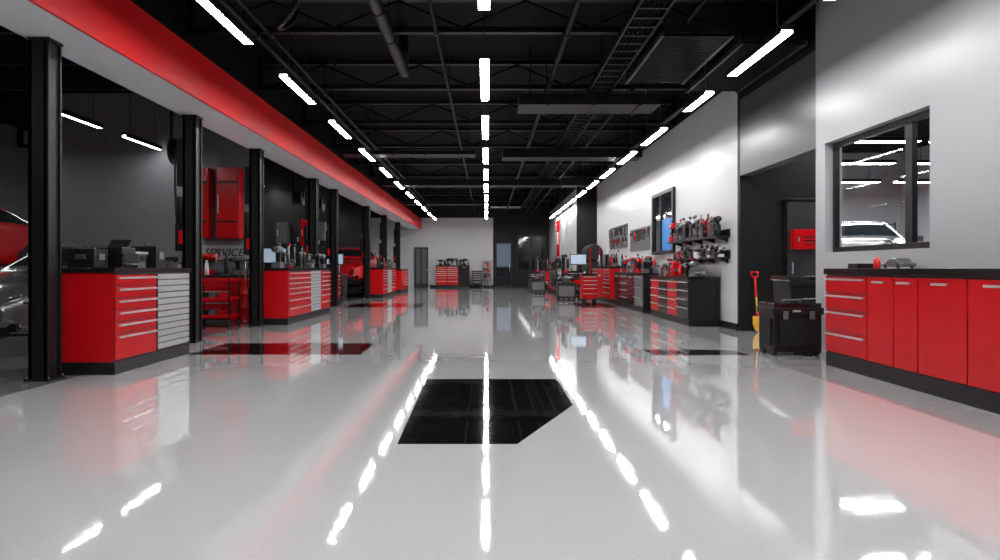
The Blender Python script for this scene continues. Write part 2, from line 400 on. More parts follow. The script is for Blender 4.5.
def cart(name, face, pos, a0, a1, depth, Ht, body=RED, shelf=False):
    b = B(name, .004); mp = mapper(face, pos)
    if not shelf:
        cab(b, face, pos, a0, a1, depth, Ht, [(1, 'drawers', [1, 1, 1, 1.3, 1.6])], body=body, wheels=True, tt=.04)
        for w_ in (-depth*.2, -depth*.8):
            p = mp(a1+.01, w_); q_ = mp(a1+.08, w_)
            b.cyl((p[0], p[1], Ht-.08), (q_[0], q_[1], Ht-.05), .01, SIL, 8)
        p = mp(a1+.08, -depth*.15); q_ = mp(a1+.08, -depth*.85)
        b.cyl((p[0], p[1], Ht-.05), (q_[0], q_[1], Ht-.05), .013, SIL, 8)
    else:
        for z in (.16, .48, Ht-.12):
            fbox(b, mp, a0, a1, -depth, 0, z, z+.02, body)
            fbox(b, mp, a0, a1, -.015, 0, z, z+.08, body); fbox(b, mp, a0, a1, -depth, -depth+.015, z, z+.08, body)
            fbox(b, mp, a0, a0+.015, -depth, 0, z, z+.08, body); fbox(b, mp, a1-.015, a1, -depth, 0, z, z+.08, body)
        for u in (a0, a1-.03):
            for w_ in (-depth, -.03):
                fbox(b, mp, u, u+.03, w_, w_+.03, .1, Ht, BLK)
                c = mp(u+.015, w_+.015)
                b.lathe((c[0], c[1], .055), 'x', [(.02, -.018), (.055, -.016), (.055, .016), (.02, .018)], RUB, 14)
        for z in (.18, .50):
            for k in range(3):
                uu = a0+.1+k*(a1-a0-.2)/3
                fbox(b, mp, uu, uu+.12, -depth+.1, -.1, z, z+.14, (BLK, GREY, RED)[k])
    return b.done()
cart('tool_cart', '-Y', 12.0, -5.45, -4.75, .5, .95, shelf=True)
cart('tool_cart', '+X', -4.75, 9.9, 10.6, .45, .85, body=BLK, shelf=True)
cart('tool_cart', '-Y', 23.9, 2.95, 3.55, .5, 1.0, body=BLK)
cart('tool_cart', '-Y', 31.0, 2.0, 2.5, .45, .9, body=BLK)
cart('tool_cart', '-Y', 20.2, 2.95, 3.45, .45, .92, body=RED)
cart('tool_cart', '-Y', 36.6, -.85, -.3, .45, .95, body=BLK)
cart('tool_cart', '-Y', 17.2, -5.9, -5.2, .5, .95)
cart('tool_cart', '+X', -4.7, 20.0, 20.7, .5, .95)

def tyre_changer(x, y):
    b = B('tyre_changer', .004)
    b.box(x-.3, x+.3, y-.3, y+.35, 0, .62, BLK); b.box(x-.26, x+.26, y-.305, y-.29, .15, .5, GREY)
    b.cyl((x, y-.02, .62), (x, y-.02, .74), .12, STEEL); b.cyl((x, y-.02, .74), (x, y-.02, .78), .3, GREY, 24)
    for a in range(4):
        t = a*math.pi/2; b.box(x+math.cos(t)*.2-.04, x+math.cos(t)*.2+.04, y-.02+math.sin(t)*.2-.04, y-.02+math.sin(t)*.2+.04, .78, .84, STEEL)
    b.box(x-.09, x+.09, y+.3, y+.46, 0, 1.55, BLK)
    b.box(x-.05, x+.05, y-.1, y+.46, 1.46, 1.56, BLK); b.cyl((x, y-.04, 1.0), (x, y-.04, 1.6), .03, STEEL)
    b.box(x-.06, x+.06, y-.1, y+.02, .93, 1.02, RED)
    for k in range(3): b.box(x-.25+k*.18, x-.15+k*.18, y-.42, y-.28, .06, .09, STEEL)
    b.cyl((x+.3, y+.1, .35), (x+.46, y+.1, .35), .15, BLK); b.done()
def balancer(x, y):
    b = B('wheel_balancer', .004)
    b.box(x-.28, x+.28, y-.2, y+.25, 0, .85, BLK); b.prism([(y-.22, .85), (y+.27, .85), (y+.27, 1.1), (y+.1, 1.1)], 'x', x-.3, x+.3, BLK)
    b.box(x-.2, x+.2, y+.12, y+.18, 1.1, 1.45, BLK); b.box(x-.17, x+.17, y+.115, y+.12, 1.14, 1.41, GLASS)
    b.cyl((x-.28, y, .7), (x-.5, y, .7), .03, STEEL)
    b.lathe((x-.44, y, .7), 'x', [(.2, -.09), (.3, -.1), (.33, -.06), (.33, .06), (.3, .1), (.2, .09)], RUB, 28)
    b.cyl((x-.5, y, .7), (x-.38, y, .7), .19, SIL, 20); b.done()
tyre_changer(2.65, 21.9); balancer(3.0, 25.2); tyre_changer(2.2, 28.2)
tyre_changer(-5.5, 16.0); balancer(-5.6, 19.4)
def engine_hoist(x, y):
    b = B('engine_hoist', .004)
    for s_ in (-1, 1):
        b.prism([(x+s_*.12-.03, y), (x+s_*.12+.03, y), (x+s_*.4+.03, y-1.3), (x+s_*.4-.03, y-1.3)], 'z', .10, .17, RED)
        for px, py in ((x+s_*.4, y-1.25), (x+s_*.14, y-.05)): b.lathe((px, py, .05), 'x', [(.02, -.02), (.05, -.018), (.05, .018), (.02, .02)], RUB, 12)
    b.box(x-.2, x+.2, y-.06, y+.04, .1, .2, RED); b.box(x-.05, x+.05, y-.05, y+.05, .2, 1.5, RED)
    b.cyl((x, y, 1.48), (x, y-1.2, 1.75), .045, RED, 8); b.cyl((x, y-.05, .75), (x, y-.6, 1.6), .035, BLK, 8)
    b.cyl((x, y-1.18, 1.74), (x, y-1.18, 1.35), .012, STEEL, 6); b.tube([(x, y-1.18, 1.35), (x+.05, y-1.18, 1.28), (x, y-1.18, 1.22), (x-.04, y-1.18, 1.26)], .014, STEEL, 6)
    b.done()
engine_hoist(-4.95, 18.6)
b = B('tyre_rack', .003)
for y0 in (24.3, 25.8):
    for x in (3.85, 4.2): b.box(x, x+.03, y0, y0+.03, 0, 1.9, RED)
for z in (.15, .8, 1.45):
    b.box(3.85, 3.88, 24.3, 25.83, z, z+.03, RED); b.box(4.2, 4.23, 24.3, 25.83, z, z+.03, RED)
    for k in range(5): b.lathe((4.04, 24.52+k*.27, z+.25), 'y', [(.18, -.1), (.27, -.11), (.3, -.08), (.3, .08), (.27, .11), (.18, .1)], RUB, 24)
b.done()
# bay equipment: compressor, drums, diagnostic carts, tyre stacks
def compressor(x, y):
    b = B('air_compressor', .004)
    b.lathe((x, y, .45), 'y', [(.05, -.5), (.2, -.47), (.24, -.4), (.24, .4), (.2, .47), (.05, .5)], RED, 24)
    for yy in (-.35, .35):
        for xx in (-.15, .15): b.box(x+xx-.02, x+xx+.02, y+yy-.03, y+yy+.03, 0, .3, BLK)
    b.box(x-.15, x+.15, y-.3, y+.3, .68, .72, BLK); b.box(x-.1, x+.1, y-.28, y-.02, .72, 1.0, BLK); b.cyl((x, y+.05, .85), (x, y+.3, .85), .1, GREY)
    b.cyl((x+.13, y-.2, .86), (x+.16, y-.2, .86), .16, BLK, 20); b.cyl((x-.1, y-.15, 1.0), (x-.1, y-.15, 1.1), .04, STEEL); b.done()
def drum(x, y, c=RED):
    b = B('oil_drum'); b.lathe((x, y, 0), 'z', [(.27, 0), (.29, .01), (.28, .03), (.28, .28), (.29, .3), (.28, .32), (.28, .56), (.29, .58), (.28, .6), (.28, .86), (.29, .88), (.27, .88), (.26, .86)], c, 28)
    b.cyl((x+.12, y, .86), (x+.12, y, .9), .03, STEEL); b.cyl((x, y, .86), (x, y, 1.25), .02, STEEL, 8); b.tube([(x, y, 1.25), (x+.12, y-.05, 1.28), (x+.2, y-.08, 1.1)], .015, RUB); b.done()
def diag(x, y):
    b = B('diagnostic_cart', .004)
    b.box(x-.25, x+.25, y-.2, y+.2, .12, .16, BLK); b.box(x-.25, x+.25, y-.2, y+.2, .5, .9, BLK); b.box(x-.2, x+.2, y-.215, y-.2, .55, .7, RED)
    for xx in (-.22, .19):
        for yy in (-.17, .14):
            b.box(x+xx, x+xx+.03, y+yy, y+yy+.03, .1, .9, BLK); b.lathe((x+xx+.015, y+yy+.015, .05), 'x', [(.02, -.018), (.05, -.016), (.05, .016), (.02, .018)], RUB, 12)
    b.box(x-.02, x+.02, y, y+.04, .9, 1.3, BLK); b.box(x-.28, x+.28, y-.04, y, 1.2, 1.58, BLK); b.box(x-.26, x+.26, y-.045, y-.04, 1.23, 1.55, SCR)
    b.box(x-.2, x+.2, y-.24, y-.08, .9, .92, GREY); b.done()
def tyre_stack(x, y, n):
    b = B('tyre_stack')
    for k in range(n): b.lathe((x, y, .11+k*.22), 'z', [(.19, -.1), (.3, -.11), (.33, -.07), (.33, .07), (.3, .11), (.19, .1)], RUB, 28)
    b.done()
compressor(-6.4, 12.1); drum(-4.95, 13.3); drum(-5.1, 22.4, BLK); diag(-4.95, 15.2); diag(-5.0, 22.0-4.6+4.0); tyre_stack(-6.6, 16.3, 5); tyre_stack(-7.3, 13.0-.4, 4)
compressor(-5.0, 28.6-.4); drum(-4.85, 30.2); diag(3.1, 23.0-.9)

# ---------------------------------------------------------------- small tools
def drill(b, x, y, z, c, s=1.0, d=-1):
    b.cyl((x, y-.09*s, z+.17*s), (x, y+.07*s, z+.17*s), .032*s, c, 10)
    b.cyl((x, y+d*.09*s, z+.17*s), (x, y+d*.15*s, z+.17*s), .02*s, BLK, 8, .012*s)
    b.box(x-.02*s, x+.02*s, y, y+.045*s, z+.05*s, z+.16*s, BLK)
    b.box(x-.035*s, x+.035*s, y-.05*s, y+.065*s, z, z+.055*s, c)
def can(b, x, y, z, c, h=.2, r=.033):
    b.lathe((x, y, z), 'z', [(r*.95, 0), (r, .008), (r, h*.78), (r*.55, h*.84), (r*.5, h), (r*.35, h)], c, 12)
def case(b, x0, x1, y0, y1, z, h, c):
    b.box(x0, x1, y0, y1, z, z+h*.55, c); b.box(x0, x1, y0, y1, z+h*.58, z+h, c)
    b.box(x0+.01, x1-.01, y0+.01, y1-.01, z+h*.5, z+h*.62, BLK)
    ym = (y0+y1)/2; xm = (x0+x1)/2
    b.box(xm-.05, xm+.05, y0-.012, y0, z+h*.45, z+h*.7, STEEL)
    b.box(x1, x1+.012, ym-.05, ym+.05, z+h*.4, z+h*.75, STEEL)
    b.tube([(xm, ym-.07, z+h-.005), (xm, ym-.06, z+h+.03), (xm, ym+.06, z+h+.03), (xm, ym+.07, z+h-.005)], .008, BLK, 6)
def vise(b, x, y, z, c=STEEL):
    b.cyl((x, y, z), (x, y, z+.05), .08, c, 12); b.box(x-.05, x+.05, y-.1, y+.1, z+.05, z+.12, c)
    b.box(x-.08, x+.08, y+.0, y+.05, z+.1, z+.19, c); b.box(x-.08, x+.08, y-.1, y-.06, z+.1, z+.19, c)
    b.cyl((x, y-.22, z+.09), (x, y-.1, z+.09), .012, SIL, 8); b.cyl((x-.08, y-.21, z+.09), (x+.08, y-.21, z+.09), .008, SIL, 8)
def clutter(name, x0, x1, y0, y1, z, n, hmul=1.0, cols=None):
    cols = cols or [RED, BLK, GREY, BLK, STEEL, BLK, BLK, BLK, GREY]
    b = B(name, 0)
    for i in range(n):
        y = y0+(y1-y0)*(i+.5)/n; x = random.uniform(x0, x1); c = random.choice(cols); t = random.random()
        if t < .35: drill(b, x, y, z, c, random.uniform(.9, 1.35)*hmul, random.choice((-1, 1)))
        elif t < .6: can(b, x, y, z, c, random.uniform(.15, .3)*hmul, random.uniform(.028, .05))
        elif t < .75:
            h = random.uniform(.1, .2)*hmul; case(b, x-.07, x+.07, y-.07, y+.07, z, h, c)
        elif t < .85: vise(b, x, y, z)
        else:
            b.box(x-.06, x+.06, y-.06, y+.06, z, z+.03, c); b.cyl((x, y, z+.03), (x, y, z+.28*hmul), .012, STEEL, 8); b.ball((x, y, z+.29*hmul), .03, c, 10, 6)
    return b.done()
def wall_shelf(y0, y1, z, xw=4.4, d=.26):
    b = B('wall_shelf', .003)
    b.box(xw-d, xw-.001, y0, y1, z-.03, z, BLK); b.box(xw-.02, xw-.001, y0, y1, z, z+.12, BLK)
    k = y0+.1
    while k < y1:
        b.prism([(xw-d+.03, z-.03), (xw-.002, z-.03), (xw-.002, z-.12)], 'y', k, k+.02, BLK); k += .7
    b.done()
wall_shelf(11.75, 15.0, 1.69)
clutter('power_tool_assortment', 4.18, 4.28, 11.8, 14.95, 1.691, 42, 1.55, [RED, BLK, BLK, GREY, BLK, BLK])
wall_shelf(11.75, 14.9, 1.30, d=.2)
clutter('spray_can_assortment', 4.24, 4.30, 11.8, 14.85, 1.301, 42, .75, [RED, BLK, STEEL, BLK, BLK, WHITE, BLK])
clutter('hand_tool_assortment', 3.9, 4.1, 12.3, 14.95, .931, 40, 1.2, [RED, BLK, STEEL, BLK, RED, GREY, BLK])
clutter('hand_tool_assortment', 3.95, 4.2, 15.9, 19.2, .981, 30, 1.6, [BLK, GREY, BLK, RED])
clutter('hand_tool_assortment', 3.95, 4.2, 20.1, 23.1, 1.151, 16, 1.7)
clutter('hand_tool_assortment', 3.1, 3.4, 27.1, 30.9, 1.051, 12, 2.0)
clutter('hand_tool_assortment', 3.1, 3.4, 32.1, 35.4, 1.001, 12, 2.0)
clutter('hand_tool_assortment', -4.15, -3.95, 12.6, 15.8, 1.101, 20, 1.6, [BLK, BLK, GREY, RED])
clutter('hand_tool_assortment', -4.15, -3.95, 24.0, 27.1, 1.101, 14, 1.8, [BLK, BLK, GREY, RED])
q = clutter('hand_tool_assortment', -.45, .45, -.9, .9, 0, 8, 1.6); q.rotation_euler = (0, 0, math.pi/2); q.location = (-1.95, 37.2, 1.251)
def pegboard(y0, y1, z0, z1, xw=4.4, step=.13, cb=GREY):
    b = B('pegboard_with_tools', .002)
    b.box(xw-.02, xw-.001, y0, y1, z0, z1, cb)
    y = y0+.08
    while y < y1-.05:
        z = z1-.08
        while z-.3 > z0-.02:
            c = random.choice([RED, STEEL, BLK, BLK, BLK, RED]); L_ = random.uniform(.18, .3)
            b.cyl((xw-.05, y, z), (xw-.005, y, z), .008, STEEL, 6)
            t = random.random()
            if t < .4:
                b.cyl((xw-.045, y, z-L_), (xw-.045, y, z), .014, c, 8); b.box(xw-.06, xw-.03, y-.05, y+.05, z-.01, z+.03, BLK)
            elif t < .7:
                b.box(xw-.05, xw-.04, y-.01, y+.01, z-L_, z, BLK); b.cyl((xw-.052, y, z), (xw-.038, y, z), .028, BLK, 6); b.cyl((xw-.052, y, z-L_), (xw-.038, y, z-L_), .024, BLK, 6)
            else:
                b.cyl((xw-.045, y, z-.12), (xw-.045, y, z), .02, c, 8); b.cyl((xw-.045, y, z-L_-.05), (xw-.045, y, z-.12), .006, STEEL, 6)
            z -= .36
        y += step
    b.done()
pegboard(17.5, 19.9, 1.6, 2.25, step=.10)
pegboard(20.3, 23.2, 1.75, 2.5, step=.11)
b = B('window_2', .004)
b.box(4.33, 4.398, 15.15, 15.27, 1.45, 3.0, BLK); b.box(4.33, 4.398, 17.0, 17.12, 1.45, 3.0, BLK)
b.box(4.33, 4.398, 15.27, 17.0, 1.45, 1.53, BLK); b.box(4.33, 4.398, 15.27, 17.0, 2.92, 3.0, BLK)
b.box(4.38, 4.395, 15.27, 16.3, 1.53, 2.3, BLUESC); b.box(4.38, 4.395, 15.27, 16.3, 2.3, 2.92, GLASS); b.box(4.38, 4.395, 16.3, 17.0, 1.53, 2.92, GLASS); b.box(4.34, 4.395, 16.27, 16.33, 1.53, 2.92, BLK); b.done()
b = B('window_1', .003)
X0, X1 = 4.50, 4.56
b.box(X0, X1, 6.46, 6.52, 1.3, 2.72, BLK); b.box(X0, X1, 8.40, 8.46, 1.3, 2.72, BLK)
b.box(X0, X1, 6.52, 8.40, 1.3, 1.37, BLK); b.box(X0, X1, 6.52, 8.40, 2.65, 2.72, BLK); b.box(X0, X1, 6.88, 7.0, 1.37, 2.65, BLK)
for a, c in ((6.52, 6.88), (7.0, 8.40)):
    n = len(b.v); b.v += [(4.53, a, 1.37), (4.53, c, 1.37), (4.53, c, 2.65), (4.53, a, 2.65)]; b.face([n, n+3, n+2, n+1], CLG)
b.done()

def rack(x0, y0, W, Ht, n, c=STEEL):
    b = B('storage_rack', .003); D = .45
    for x in (x0, x0+W-.04):
        for y in (y0, y0+D): b.box(x, x+.04, y, y+.04, 0, Ht, c)
    for i in range(n):
        z = .15+(Ht-.2)*i/(n-1)
        b.box(x0, x0+W, y0, y0+D+.04, z-.03, z, SILP if c == STEEL else c)
        if i < n-1:
            k = x0+.06
            while k+.14 < x0+W-.05:
                b.box(k, k+.12, y0+.08, y0+D-.05, z, z+random.uniform(.12, .24), random.choice((WHITE, GREY, BLK, RED))); k += .16
    b.done()
rack(-.25, 37.0, .5, 1.55, 5)
rack(9.0, 21.3, 2.0, 2.6, 5, BLK); rack(11.4, 21.3, 2.0, 2.6, 5, BLK)
cab(B('tool_cabinet', .004), '-Y', 17.6, 9.9, 12.4, .6, 1.8, [(1, 'door', 0), (1, 'drawers', DR7), (1, 'door', 0)]).done()
FG = mat('frosted_door_glass', (.10, .14, .19), .2, emis=.3)
b = B('door_1', .004)
yy = YF-.10
b.box(.48, .56, yy, YF-.01, 0, 2.6, BLK); b.box(1.37, 1.45, yy, YF-.01, 0, 2.6, BLK); b.box(.56, 1.37, yy, YF-.01, 2.5, 2.6, BLK); b.box(.56, 1.37, yy, YF-.01, 0, .15, BLK); b.box(.56, 1.37, yy, YF-.01, 1.1, 1.17, BLK)
b.box(.56, 1.37, yy+.04, yy+.05, .15, 1.1, GLASS); b.box(.56, 1.37, yy+.04, yy+.05, 1.17, 2.5, FG)
b.cyl((1.3, yy-.06, .9), (1.3, yy-.06, 1.3), .015, SIL)
for z in (.95, 1.25): b.cyl((1.3, yy-.06, z), (1.3, yy+.04, z), .01, SIL)
b.done()
b = B('door_2', .004)
b.box(-4.2, -3.4, YF-.08, YF-.01, 0, 2.3, WALLD); b.box(-4.1, -3.85, YF-.095, YF-.08, .2, 2.2, GREY); b.box(-3.75, -3.5, YF-.095, YF-.08, .2, 2.2, GREY); b.cyl((-3.46, YF-.13, 1.0), (-3.46, YF-.08, 1.0), .03, SIL); b.done()
b = B('window_3', .004)
b.box(1.75, 3.4, YF-.05, YF, .9, 3.0, BLK); b.box(1.82, 2.5, YF-.06, YF-.05, 1.0, 2.9, GLASS); b.box(2.6, 3.33, YF-.06, YF-.05, 1.0, 2.9, GLASS); b.done()
b = B('door_3', .004)
b.box(5.15, 5.2, 11.25, 11.29, 0, 2.3, BLKG); b.box(5.85, 5.9, 11.25, 11.29, 0, 2.3, BLKG); b.box(5.2, 5.85, 11.25, 11.29, 2.25, 2.3, BLKG); b.box(5.2, 5.85, 11.26, 11.29, 0, 2.25, WALLD)
b.cyl((5.28, 11.22, 1.0), (5.28, 11.22, 1.2), .012, SIL)
for z in (1.03, 1.17): b.cyl((5.28, 11.22, z), (5.28, 11.27, z), .008, SIL)
b.done()
b = B('first_aid_cabinet', .01)
b.box(5.24, 5.66, 11.08, 11.24, 1.42, 1.76, RED); b.box(5.26, 5.64, 11.06, 11.08, 1.44, 1.74, RED)
for zz in (1.5, 1.56, 1.62): b.box(5.4, 5.58, 11.054, 11.06, zz, zz+.02, BLK)
b.box(5.29, 5.31, 11.04, 11.06, 1.55, 1.63, SIL); b.done()
b = B('wall_banner', .002)
b.box(3.57, 3.599, 32.2, 33.4, 1.7, 3.5, RED); b.box(3.56, 3.572, 32.5, 33.1, 2.3, 2.9, WHITE); b.done()

b = B('shovel', 0)
bx, by = 4.62, 11.05
P = lambda t: Vector((bx, by, .0))+Vector((0, .17, 1.0))*t
b.tube([tuple(P(.30)), tuple(P(.88))], .016, YEL, 10)
b.cyl(tuple(P(.60)), tuple(P(.93)), .02, RED)
b.tube([tuple(P(.93)), tuple(P(.96)+Vector((-.055, 0, 0))), tuple(P(1.03)+Vector((-.055, 0, 0))), tuple(P(1.03)+Vector((.055, 0, 0))), tuple(P(.96)+Vector((.055, 0, 0))), tuple(P(.93))], .014, RED, 8)
b.cyl(tuple(P(.22)), tuple(P(.34)), .022, RED)
n = len(b.v); prof = [(-.09, .28), (-.1, .14), (-.07, .05), (0, 0), (.07, .05), (.1, .14), (.09, .28)]
for off in (0, .008):
    for (a, t) in prof: b.v.append(tuple(P(t)+Vector((a, -off-.02*abs(a)/.1, 0))))
k = len(prof)
b.face(list(range(n, n+k)), YEL); b.face(list(range(n+k, n+2*k))[::-1], YEL)
for i in range(k): j = (i+1) % k; b.face([n+i, n+j, n+k+j, n+k+i], YEL)
b.done()
b = B('rolling_tool_chest', .012)
x0, x1, y0, y1 = 3.57, 4.2, 8.1, 8.6
b.box(x0+.02, x1-.02, y0+.02, y1-.02, .05, .54, BLK); b.box(x0, x1, y0, y1, .52, .60, BLK); b.box(x0+.02, x1-.02, y0+.02, y1-.02, .60, .66, BLKG)
b.box(x0+.08, x1-.08, y0, y0+.02, .12, .46, BLKM)
b.box(x0, x0+.02, y0+.1, y1-.1, .12, .46, BLKM)
for xx in (x0+.12, x1-.18): b.box(xx, xx+.06, y0-.015, y0, .46, .56, GREY)
b.box(x0+.24, x0+.34, y0-.004, y0+.0, .55, .575, SILP)
b.tube([(x0+.2, y0+.2, .66), (x0+.2, y0+.2, .69), (x1-.2, y0+.2, .69), (x1-.2, y0+.2, .66)], .012, GREY)
for xx in (x0+.02, x1-.07):
    for yy in (y0+.1, y1-.1): b.lathe((xx+.025, yy, .07), 'x', [(.03, -.03), (.07, -.025), (.07, .025), (.03, .03)], RUB, 18)
b.done()
b = B('waste_bin', .01)
b.prism([(4.27, .03), (4.83, .03), (4.88, .92), (4.22, .92)], 'y', 9.05, 9.6, BLK); b.box(4.2, 4.9, 9.02, 9.63, .92, .99, BLKG); b.box(4.2, 4.9, 9.02, 9.06, .84, .92, BLK)
for z in (.25, .45, .65): b.box(4.3, 4.8, 9.03, 9.06, z, z+.03, BLKG)
for xx in (4.32, 4.74): b.lathe((xx, 9.2, .05), 'x', [(.02, -.02), (.05, -.02), (.05, .02), (.02, .02)], RUB, 14); b.lathe((xx, 9.5, .05), 'x', [(.02, -.02), (.05, -.02), (.05, .02), (.02, .02)], RUB, 14)
b.done()

# near-left cabinet-top items
Zc = 1.101
b = B('tool_case', .006); case(b, -4.36, -4.08, 6.75, 7.0, Zc, .2, BLK); b.done()
b = B('printer', .012)
b.box(-4.34, -3.98, 7.1, 7.42, Zc, 1.26, BLKG); b.box(-4.32, -4.0, 7.12, 7.40, 1.26, 1.33, BLK); b.box(-3.98, -3.9, 7.14, 7.38, 1.13, 1.15, GREY); b.prism([(7.3, 1.33), (7.38, 1.33), (7.43, 1.42), (7.40, 1.42)], 'x', -4.28, -4.04, BLK); b.done()
b = B('label_bin', .006); b.box(-4.3, -4.05, 7.5, 7.72, Zc, 1.26, GREY); b.box(-4.32, -4.03, 7.48, 7.74, 1.26, 1.29, SILP); b.box(-4.03, -4.02, 7.56, 7.66, 1.18, 1.24, BLK); b.done()
b = B('tool_case', .006); case(b, -4.3, -3.98, 7.82, 8.05, Zc, .26, BLK); b.done()
b = B('desk_telephone', .005); b.prism([(8.12, Zc), (8.3, Zc), (8.3, 1.2), (8.12, 1.13)], 'x', -4.2, -4.0, BLK); b.cyl((-4.17, 8.16, 1.2), (-4.17, 8.28, 1.24), .02, BLK); b.cyl((-4.17, 8.2, 1.14), (-4.17, 8.2, 1.21), .012, BLK); b.done()
b = B('car_model', .01)
b.prism([(6.5, 1.115), (6.85, 1.115), (6.85, 1.15), (6.78, 1.16), (6.73, 1.2), (6.62, 1.2), (6.56, 1.16), (6.5, 1.15)], 'x', 4.15, 4.3, STEEL)
for y in (6.57, 6.78):
    for x in (4.155, 4.295): b.lathe((x, y, 1.12), 'x', [(.01, -.012), (.025, -.01), (.025, .01), (.01, .012)], RUB, 12)
b.done()
b = B('spray_bottle', 0)
can(b, 4.2, 7.0, 1.096, RED, .12, .035); b.done()
b = B('parts_tray', .004); b.box(4.05, 4.3, 7.1, 7.3, 1.096, 1.11, BLK)
for (a, c, d_, e) in ((4.05, 4.3, 7.1, 7.11), (4.05, 4.3, 7.29, 7.3), (4.05, 4.06, 7.1, 7.3), (4.29, 4.3, 7.1, 7.3)): b.box(a, c, d_, e, 1.096, 1.15, BLK)
b.cyl((4.12, 7.2, 1.12), (4.25, 7.2, 1.12), .02, STEEL); b.done()

# ---------------------------------------------------------------- bay posts
def post(y, w_=.11, extra=0):
    b = B('lift_column', .003); x = -4.35
    b.box(x-w_, x+w_, y-w_, y-w_+.025, .02, 3.335, BLK); b.box(x-w_, x+w_, y+w_-.025, y+w_, .02, 3.335, BLK)
    b.box(x+w_-.05, x+w_-.02, y-w_, y+w_, .02, 3.335, BLK); b.box(x-w_, x-w_+.04, y-w_, y-w_*.4, .02, 3.335, BLK); b.box(x-w_, x-w_+.04, y+w_*.4, y+w_, .02, 3.335, BLK)
    bw = w_*1.15
    b.box(x-bw-.02, x+bw, y-bw, y+bw, 0, .025, BLK); b.box(x-w_-.01, x+w_+.01, y-w_-.01, y+w_+.01, 3.31, 3.339, BLK)
    for dx in (-1, 1):
        for dy in (-1, 1): b.cyl((x+dx*bw*.92, y+dy*bw*.92, .02), (x+dx*bw*.92, y+dy*bw*.92, .045), .008, STEEL, 6)
    if extra:
        b.box(x-w_-.12, x-w_, y-.08, y+.08, 1.35, 1.75, BLK); b.cyl((x-w_-.07, y, 1.75), (x-w_-.07, y, 2.15), .07, BLK, 14); b.box(x-w_-.06, x-w_, y-.1, y-.08, 1.45, 1.65, RED)
        b.cyl((x-w_-.03, y, 2.1), (x-w_-.03, y, 3.3), .015, RUB, 8); b.box(x-w_-.1, x-w_, y-.07, y+.07, 2.3, 3.0, BLK)
        b.tube([(x-w_-.04, y+.05, 1.4), (x-w_-.1, y+.05, .9), (x-w_-.06, y+.05, .5), (x-w_+.01, y+.05, .35)], .015, RUB)
    b.done()
post(6.4, .1, 0); post(9.6, .1, 1); post(12.28, .1, 1)
for y in (16.3, 18.5, 23.55, 27.6, 31.8): post(y, .1, 1)

for x0, x1 in ((-6.30, -6.1), (-5.92, -5.42)):
    b = B('wall_locker', .02)
    b.box(x0, x1, 14.22, 14.499, 1.75, 3.3, RED); b.box(x0+.03, x1-.03, 14.2, 14.22, 1.8, 3.25, RED)
    b.box(x0+.04, x0+.06, 14.17, 14.2, 2.3, 2.7, SIL); b.box(x0+.02, x1-.02, 14.19, 14.2, 2.95, 3.0, BLK); b.box(x0+.02, x1-.02, 14.19, 14.2, 2.1, 2.14, BLK)
    b.done()
b = B('wall_sign', .004)
b.box(-6.5, -5.22, 14.45, 14.499, 1.28, 1.6, SILP); ob = b.done()
cu = bpy.data.curves.new('sign_text', 'FONT'); cu.body = 'SERVICE'; cu.size = .24; cu.extrude = .006; cu.align_x = 'CENTER'; cu.align_y = 'CENTER'; cu.shear = .3
to = bpy.data.objects.new('lettering', cu); sc.collection.objects.link(to); cu.materials.append(BLK); to.parent = ob
to.rotation_euler = (math.pi/2, 0, 0); to.location = (0, -.03, .16)
cab(B('workbench', .004), '-Y', 13.85, -9.3, -5.3, .62, .95, [(1, 'drawers', [1, 1, 1, 1], GREY), (1, 'door', 0, BLKG), (1, 'drawers', [1, 1, 1, 1], GREY), (1, 'door', 0, BLKG), (1, 'drawers', [1, 1, 1], RED)], body=BLK).done()
q = clutter('hand_tool_assortment', -.25, .25, -1.9, 1.9, 0, 26, 1.8, [BLK, GREY, WHITE, BLK, RED]); q.rotation_euler = (0, 0, math.pi/2); q.location = (-7.2, 14.15, .951)
cab(B('workbench', .004), '-Y', 20.85, -9.0, -5.3, .62, .95, [(1, 'drawers', [1, 1, 1, 1], RED), (1, 'door', 0, BLKG), (1, 'drawers', [1, 1, 1, 1], RED)], body=BLK).done()
q = clutter('hand_tool_assortment', -.25, .25, -1.8, 1.8, 0, 20, 1.9); q.rotation_euler = (0, 0, math.pi/2); q.location = (-7.1, 21.15, .951)
for x0, x1, z0, z1, c in ((-6.9, -6.5, 1.9, 2.6, GREY), (-6.1, -5.8, 1.8, 2.7, RED), (-5.65, -5.3, 2.0, 2.6, GREY)):
    b = B('wall_locker', .02); b.box(x0, x1, 21.25, 21.499, z0, z1, c); b.box(x0+.03, x1-.03, 21.23, 21.25, z0+.04, z1-.04, c); b.box(x0+.05, x0+.07, 21.2, 21.23, (z0+z1)/2-.1, (z0+z1)/2+.1, SIL); b.done()
for x, y in ((-5.0, 10.6), (-5.1, 17.6), (-5.0, 19.4)):
    b = B('hose_reel', .004)
    b.lathe((x, y, 3.0), 'x', [(.05, -.12), (.22, -.12), (.22, -.1), (.15, -.09), (.17, 0), (.15, .09), (.22, .1), (.22, .12), (.05, .12)], BLK, 24)
    b.box(x-.16, x-.13, y-.03, y+.03, 3.0, 4.42, BLK); b.box(x+.13, x+.16, y-.03, y+.03, 3.0, 4.42, BLK); b.box(x-.16, x+.16, y-.1, y+.1, 4.4, H, BLK)
    b.cyl((x-.16, y, 3.0), (x+.16, y, 3.0), .03, STEEL, 10)
    b.tube([(x, y-.17, 3.0), (x, y-.18, 2.4), (x+.02, y-.17, 1.9)], .018, RUB); b.cyl((x+.02, y-.17, 1.8), (x+.02, y-.17, 1.92), .025, STEEL)
    b.done()

